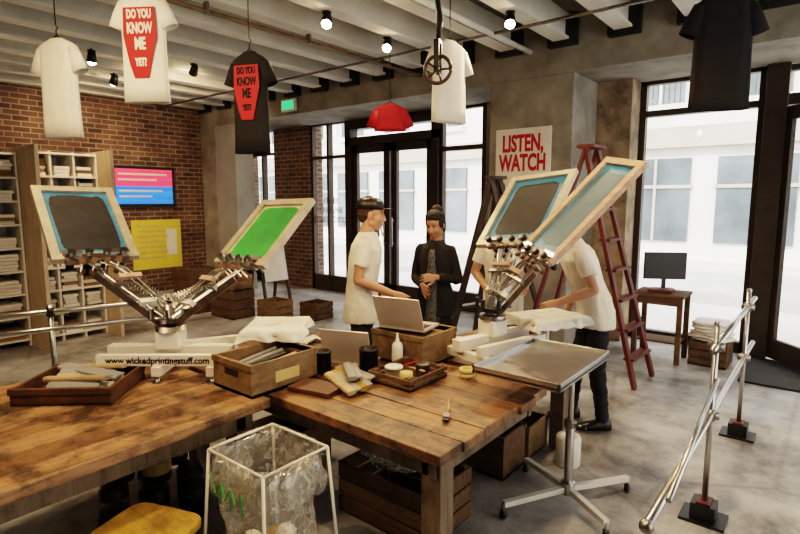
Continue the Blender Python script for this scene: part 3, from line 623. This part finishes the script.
for k in range(5): a=k*math.pi*2/5; b.cyl((0,0,0),(.1*math.cos(a),0,.1*math.sin(a)),.008,'frame')
b.cyl((0,-.05,0),(0,.05,0),.018,'black'); b.tube([(0,0,.2),(.02,0,.35),(0,0,.45),(-.02,0,.6),(0,0,.75)],.02,'black')
b.M=O; b.done()
b=MB('wall_sign'); b.bx(-3.31,-2.6,5.975,5.998,1.62,2.6,'paper'); 
T=TR(-2.955,5.973,2.3)@Matrix.Rotation(math.pi/2,4,'X'); b.text('LISTEN,\nWATCH',T,.27,'red',sx=.60,bold=.010,sp=.85)
b.text('& PRINT',TR(-2.955,5.973,1.85)@Matrix.Rotation(math.pi/2,4,'X'),.27,'red',sx=.6,bold=.010); b.done()
# hanging tees
def tee(name,top,yaw,w,h,m,graphic=None,ceil=3.5):
    b=MB(name); b.M=TR(*top)@RZ(yaw)
    rows=[(0,.16*w,.015),(-.012,.19*w,.025),(-.035,.34*w,.035),(-.06,.46*w,.04),(-.1,.49*w,.045),(-.1-(h-.1)*.15,.47*w,.05),(-.1-(h-.1)*.35,.46*w,.05),(-.1-(h-.1)*.6,.47*w,.05),(-.1-(h-.1)*.82,.48*w,.05),(-h,.49*w,.052)]
    f=lambda i,t: 1+ (.03*math.sin(6*t+i*.4)*min(1,i/7)+.015*math.sin(11*t+1)) if not graphic else 1+.012*math.sin(6*t+i*.4)
    b.loft([((0,0,z),(rx,0,0),(0,ry,0)) for z,rx,ry in rows],m,48,e=2.6,cap=(False,False),fold=f)
    k=w/.5
    for s_ in (-1,1):
        p0=V((s_*.38*w,0,-.085)); p1=V((s_*.57*w,0,-.085-.36*w-.05)); d=(p1-p0).normalized(); sd=V((-d.z,0,d.x))
        b.loft([(p0,sd*.07*k,V((0,.035,0))),(p0.lerp(p1,.5),sd*.085*k,V((0,.038,0))),(p1,sd*.09*k,V((0,.042,0)))],m,20,cap=(True,False))
    b.tube([(-.3*w,0,-.045),(0,0,.02),(.3*w,0,-.045)],.004,'black'); b.tube([(0,0,.02),(0,0,.06),(.02,0,.08),(0,0,.10),(0,0,ceil-top[2])],.003,'black')
    if graphic:
        yy=-.0565; g=w*.8/.36
        P=[(-.15,-.10),(.15,-.10),(.16,-.30),(.10,-.50),(.07,-.60),(-.07,-.60),(-.11,-.50),(-.16,-.30)]; kz=1 if graphic==1 else .78
        b.poly([(x*g,yy,z*kz-.03) for x,z in P],'red')
        for tx,z,s_ in [('DO YOU',-.15,.085),('KNOW',-.25,.105),('ME',-.36,.12),('YET?',-.49,.075)]: b.text(tx,TR(0,yy-.002,z*kz-.03)@Matrix.Rotation(math.pi/2,4,'X'),s_*kz,m,sx=.70*g/kz,bold=.003)
    return b.done(solid=.003)
tee('hanging_tshirt',(-4.1,2.03,3.28),34,.36,.80,'white',1)
tee('hanging_tshirt',(-4.81,1.69,3.00),25,.36,.76,'white')
tee('hanging_tshirt',(-3.46,2.5,2.84),22,.30,.74,'blackT',2)
tee('hanging_tshirt',(-2.72,4.05,3.13),76,.38,.70,'white')
tee('hanging_tshirt',(-.67,4.28,3.12),30,.38,.76,'blackT')
tee('hanging_tshirt',(-3.95,4.70,2.82),40,.36,.30,'red')
# ------------------------------------------------------------------ people
def hand(b,W,d,nrm,side,curl,m):
    d=V(d).normalized(); nrm=V(nrm); nrm=(nrm-d*nrm.dot(d)).normalized(); s=d.cross(nrm)*side
    O=V(W)
    b.loft([(O+d*q,s*a,nrm*t) for q,a,t in ((-.02,.026,.02),(.015,.03,.018),(.05,.039,.016),(.085,.040,.014),(.098,.036,.011))],m,14,e=2.6)
    for k,(off,L) in enumerate([(.031,.070),(.0105,.078),(-.0105,.072),(-.031,.056)]):
        p=O+d*(.09-.004*abs(k-1))+s*off; a=curl*.35; dd=(d+s*off*1.3).normalized()
        for j,fr in enumerate((.45,.3,.25)):
            ang=a+curl*.5*j; q=p+(dd*math.cos(ang)+nrm*math.sin(ang))*L*fr
            r=.0084-.0009*j; b.cap(p,q,r,r-.0008,m); p=q
    p=O+d*.03+s*.03
    for j,(fr,ang) in enumerate(((.04,.65),(.03,.4),(.024,.25))):
        q=p+(d*math.cos(ang)+s*math.sin(ang)+nrm*.35*curl).normalized()*fr; b.cap(p,q,.012-.0015*j,.0108-.0015*j,m); p=q
def person(name,loc,face,H,E,W,hd,lean=0,skin='skin',top='whiteS',hair='hairb',cap=False,female=False,jacket=False,trous='trous',curl=.7,stance=.1,feet=None):
    root=bpy.data.objects.new(name,None); COL.objects.link(root)
    s=H/1.78; MM=TR(*loc)@Matrix.Rotation(math.atan2(-face[0],face[1]),4,'Z')@Matrix.Scale(s,4)
    ln=math.radians(lean)
    def lp(p):
        x,y,z=p
        if z<=.95: return V(p)
        k=z-.95; return V((x,y*math.cos(ln)+k*math.sin(ln),.95+k*math.cos(ln)-y*math.sin(ln)))
    sw=.145 if female else .168; S=[lp((-sw,0,1.405)),lp((sw,0,1.405))]
    E=[V(e) for e in E]; W=[V(w) for w in W]
    def torso(b,g,m,z0=.84,yo=0,kx=1):
        rows=[(.84,.160,.115),(.92,.163,.118),(1.0,.155,.112),(1.1,.145 if not female else .130,.103),(1.2,.150 if not female else .130,.106),(1.3,.160 if not female else .14,.114 if not female else .122),(1.38,.158 if not female else .135,.108),(1.42,.125,.092),(1.465,.080,.070),(1.50,.052,.052)]
        R=[]
        for z,rx,ry in rows:
            if z<z0: continue
            c=lp((0,yo,z)); ay=V((0,math.cos(ln),-math.sin(ln))) if z>.95 else V((0,1,0)); R.append((c,V(((rx+g)*kx,0,0)),ay*(ry+g)))
        b.loft(R,m,24,e=2.3)
    Hc=lp((0,.02,1.635)); Hm=Matrix.Translation(Hc)@RZ(hd[0])@Matrix.Rotation(-math.radians(hd[1]),4,'X')
    # skin
    b=MB('skin_body'); b.M=MM; torso(b,-.02,skin,.95)
    b.cap(lp((0,-.015,1.44)),Hc+V((0,-.025,-.06)),.058,.054,skin)
    for i in (0,1):
        b.cap(S[i],E[i],.045,.037,skin); m1=E[i].lerp(W[i],.3); b.cap(E[i],m1,.037,.038,skin); b.cap(m1,W[i],.038,.025,skin)
        d=(W[i]-E[i]).normalized(); inward=V((1 if i==0 else -1,.2,-.3)); hand(b,W[i],(d+V((0,.1,-.1))),inward,1 if i==0 else -1,curl,skin)
    b.M=MM@Hm
    b.sph((0,-.015,.035),(.077,.096,.093),skin,16); b.sph((0,.02,-.03),(.064,.072,.085),skin,14); b.sph((0,.055,-.085),(.033,.028,.028),skin,10)
    b.sph((0,.060,.045),(.052,.026,.035),skin,10)
    for q in(-1,1):
        b.sph((q*.036,.056,-.027),(.026,.024,.024),skin,10); b.sph((q*.079,-.008,-.005),(.009,.020,.032),skin,10); b.sph((q*.03,.078,.031),(.02,.007,.006),skin,8); b.sph((q*.011,.092,-.033),(.009,.011,.008),skin,8)
        b.sph((q*.045,.01,-.06),(.022,.035,.03),skin,10)
    b.cap((0,.084,.018),(0,.103,-.025),.0085,.0115,skin); b.sph((0,.080,-.062),(.024,.012,.013),skin,8)
    fuse(b,.0046*s,root,it=3)
    b=MB('eyes'); b.M=MM@Hm
    for q in(-1,1): b.sph((q*.031,.0665,.006),(.0135,.0115,.0075),'eye',8); b.sph((q*.031,.0745,.006),(.0055,.0045,.0055),'iris',8); b.sph((q*.031,.0735,.0125),(.015,.006,.0022),hair,8); b.sph((q*.032,.0825,.034),(.018,.004,.003),hair,8)
    b.done(parent=root)
    b=MB('lips'); b.M=MM@Hm; b.sph((0,.0885,-.058),(.021,.006,.004),'lip',8); b.sph((0,.0875,-.0665),(.018,.006,.0045),'lip',8); b.done(parent=root)
    b=MB('hair'); b.M=MM@Hm
    b.sph((0,-.032,.05),(.084,.092,.090),hair,16); b.sph((0,-.06,-.0),(.074,.053,.078),hair,14)
    for q in(-1,1): b.sph((q*.067,-.03,.02),(.017,.038,.045),hair,10)
    if female:
        b.sph((0,.0,.09),(.080,.076,.058),hair,12); b.sph((.0,-.07,.125),(.055,.055,.045),hair,12)
        for q in(-1,1): b.sph((q*.072,.005,.03),(.016,.04,.055),hair,10)
        b.sph((0,-.07,-.05),(.06,.04,.06),hair,10)
    elif not cap: b.sph((0,.02,.1),(.070,.068,.042),hair,12)
    fuse(b,.006*s,root,it=3,nz=.005,nf=45)
    if cap:
        b=MB('cap'); b.M=MM@Hm@Matrix.Rotation(math.radians(6),4,'X')
        b.loft([((0,-.02,z),(rx,0,0),(0,ry,0)) for z,rx,ry in ((.042,.089,.108),(.07,.089,.107),(.098,.082,.099),(.12,.062,.076),(.132,.035,.042),(.135,.01,.01))],'black',28)
        b.loft([((0,.075,.047),(.075,0,-.0),(0,.02,0)),((0,.10,.049),(.07,0,0),(0,.055,0)),((0,.1,.055),(.068,0,0),(0,.052,0))],'black',24); b.sph((0,-.02,.136),.008,'black',6)
        b.done(parent=root)
    # top
    b=MB('jacket' if jacket else 'tshirt'); b.M=MM
    b.loft([((0,0,z),(rx,0,0),(0,ry,0)) for z,rx,ry in [(.80,.182,.138),(.86,.181,.137),(.95,.176,.132)]],top,24,e=2.3)
    torso(b,.014,top,.92)
    for i in(0,1):
        b.cap(lp((0.0,-.005,1.43)),S[i],.050,.052,top)
        e=S[i].lerp(E[i],1 if jacket else .60); dd=(E[i]-S[i]).normalized(); x=dd.orthogonal().normalized(); y=dd.cross(x)
        b.sph(S[i],.055,top,10)
        r0,r1=(.055,.049) if jacket else (.056,.061)
        b.loft([(S[i],x*r0,y*r0),(e,x*r1,y*r1)],top,16)
        if jacket: b.sph(E[i],.047,top,8); b.cyl(E[i],E[i].lerp(W[i],.92),.047,top,.039)
    fuse(b,.0085*s,root,it=4,nz=.010,nf=8,nst=(1.8,1.8,.7))
    if jacket:
        b=MB('dress'); b.M=MM
        b.loft([((0,.062,z),(rx,0,0),(0,ry,0)) for z,rx,ry in ((.74,.085,.095),(.8,.085,.095),(1.0,.070,.088),(1.2,.062,.090),(1.35,.05,.083),(1.42,.035,.055))],'dress',20); b.done(parent=root)
    # trousers & shoes
    b=MB('trousers'); b.M=MM
    b.loft([((0,0,z),(rx,0,0),(0,ry,0)) for z,rx,ry in ((.80,.155,.108),(.9,.155,.110),(.95,.145,.105))],trous,20,e=2.3)
    ft=feet or [(-stance,0),(stance,0)]
    for i,q in enumerate((-1,1)):
        hp=V((q*.08,0,.86)); an=V((ft[i][0],ft[i][1],.09)); kn=(hp+an)/2+V((q*.005,.03,.03))
        b.cap(hp,kn,.086,.066,trous); b.cap(kn,kn.lerp(an,.4),.066,.060,trous); b.cap(kn.lerp(an,.4),an,.060,.048,trous)
    fuse(b,.011*s,root,it=3,nz=.010,nf=8,nst=(1,1,2.2))
    b=MB('shoes'); b.M=MM
    for i in(0,1):
        x,y=ft[i]; b.loft([((x,y+yy,hh/2+.004),(w,0,0),(0,0,hh/2)) for yy,w,hh in ((-.07,.02,.06),(-.06,.035,.085),(0,.04,.10),(.08,.045,.07),(.15,.045,.055),(.185,.03,.045),(.195,.012,.02))],'black',14,e=2.6)
    b.done(parent=root)
    return root
person('man_with_cap',(-2.84,3.02,0),(.80,.60),1.79,[(-.21,-.08,1.15),(.20,.0,1.15)],[(-.16,.14,1.03),(.16,.26,1.04)],(0,10),lean=6,cap=True,hair='hairb')
person('woman_in_jacket',(-2.66,3.78,0),(.30,-.95),1.67,[(-.21,-.02,1.14),(.21,-.02,1.14)],[(-.06,.20,1.18),(.05,.22,1.10)],(-12,20),skin='skinB',top='blackT',hair='hairk',female=True,jacket=True)
person('man_at_press',(-2.18,4.12,0),(.45,-.89),1.74,[(-.25,.02,1.16),(.25,.06,1.16)],[(-.20,.24,1.10),(.14,.28,1.06)],(0,20),lean=14,hair='hairk')
person('man_bending_at_press',(-1.36,4.06,0),(-.80,-.60),1.76,[(-.25,.10,1.12),(.24,.04,1.13)],[(-.20,.34,1.02),(.25,.14,.88)],(0,25),lean=22,hair='hairb',feet=[(-.12,-.05),(.12,.12)])
person('pedestrian',(-10.7,12.0,-.1),(1,0),1.72,[(-.22,0,1.15),(.22,0,1.15)],[(-.23,.1,.92),(.23,.1,.92)],(0,0),top='trous',hair='hairk')
person('pedestrian',(-8.9,12.6,-.1),(-1,.2),1.66,[(-.22,0,1.15),(.22,0,1.15)],[(-.23,.1,.92),(.23,.1,.92)],(0,0),top='blackT',hair='hairk',jacket=True)
# ------------------------------------------------------------------ light
w=bpy.data.worlds.new('world'); bpy.context.scene.world=w; w.use_nodes=True
bg=w.node_tree.nodes['Background']; bg.inputs[0].default_value=(1,.97,.92,1); bg.inputs[1].default_value=4.0
S=bpy.data.lights.new('sun','SUN'); S.energy=4; S.angle=.05; S.color=(1,.95,.88)
so=bpy.data.objects.new('sun',S); COL.objects.link(so); so.rotation_euler=V((.25,1,-.85)).to_track_quat('-Z','Y').to_euler()
sc=bpy.context.scene
try:
    sc.view_settings.view_transform='Filmic'; sc.view_settings.look='High Contrast'
except Exception: pass
sc.view_settings.exposure=0.30
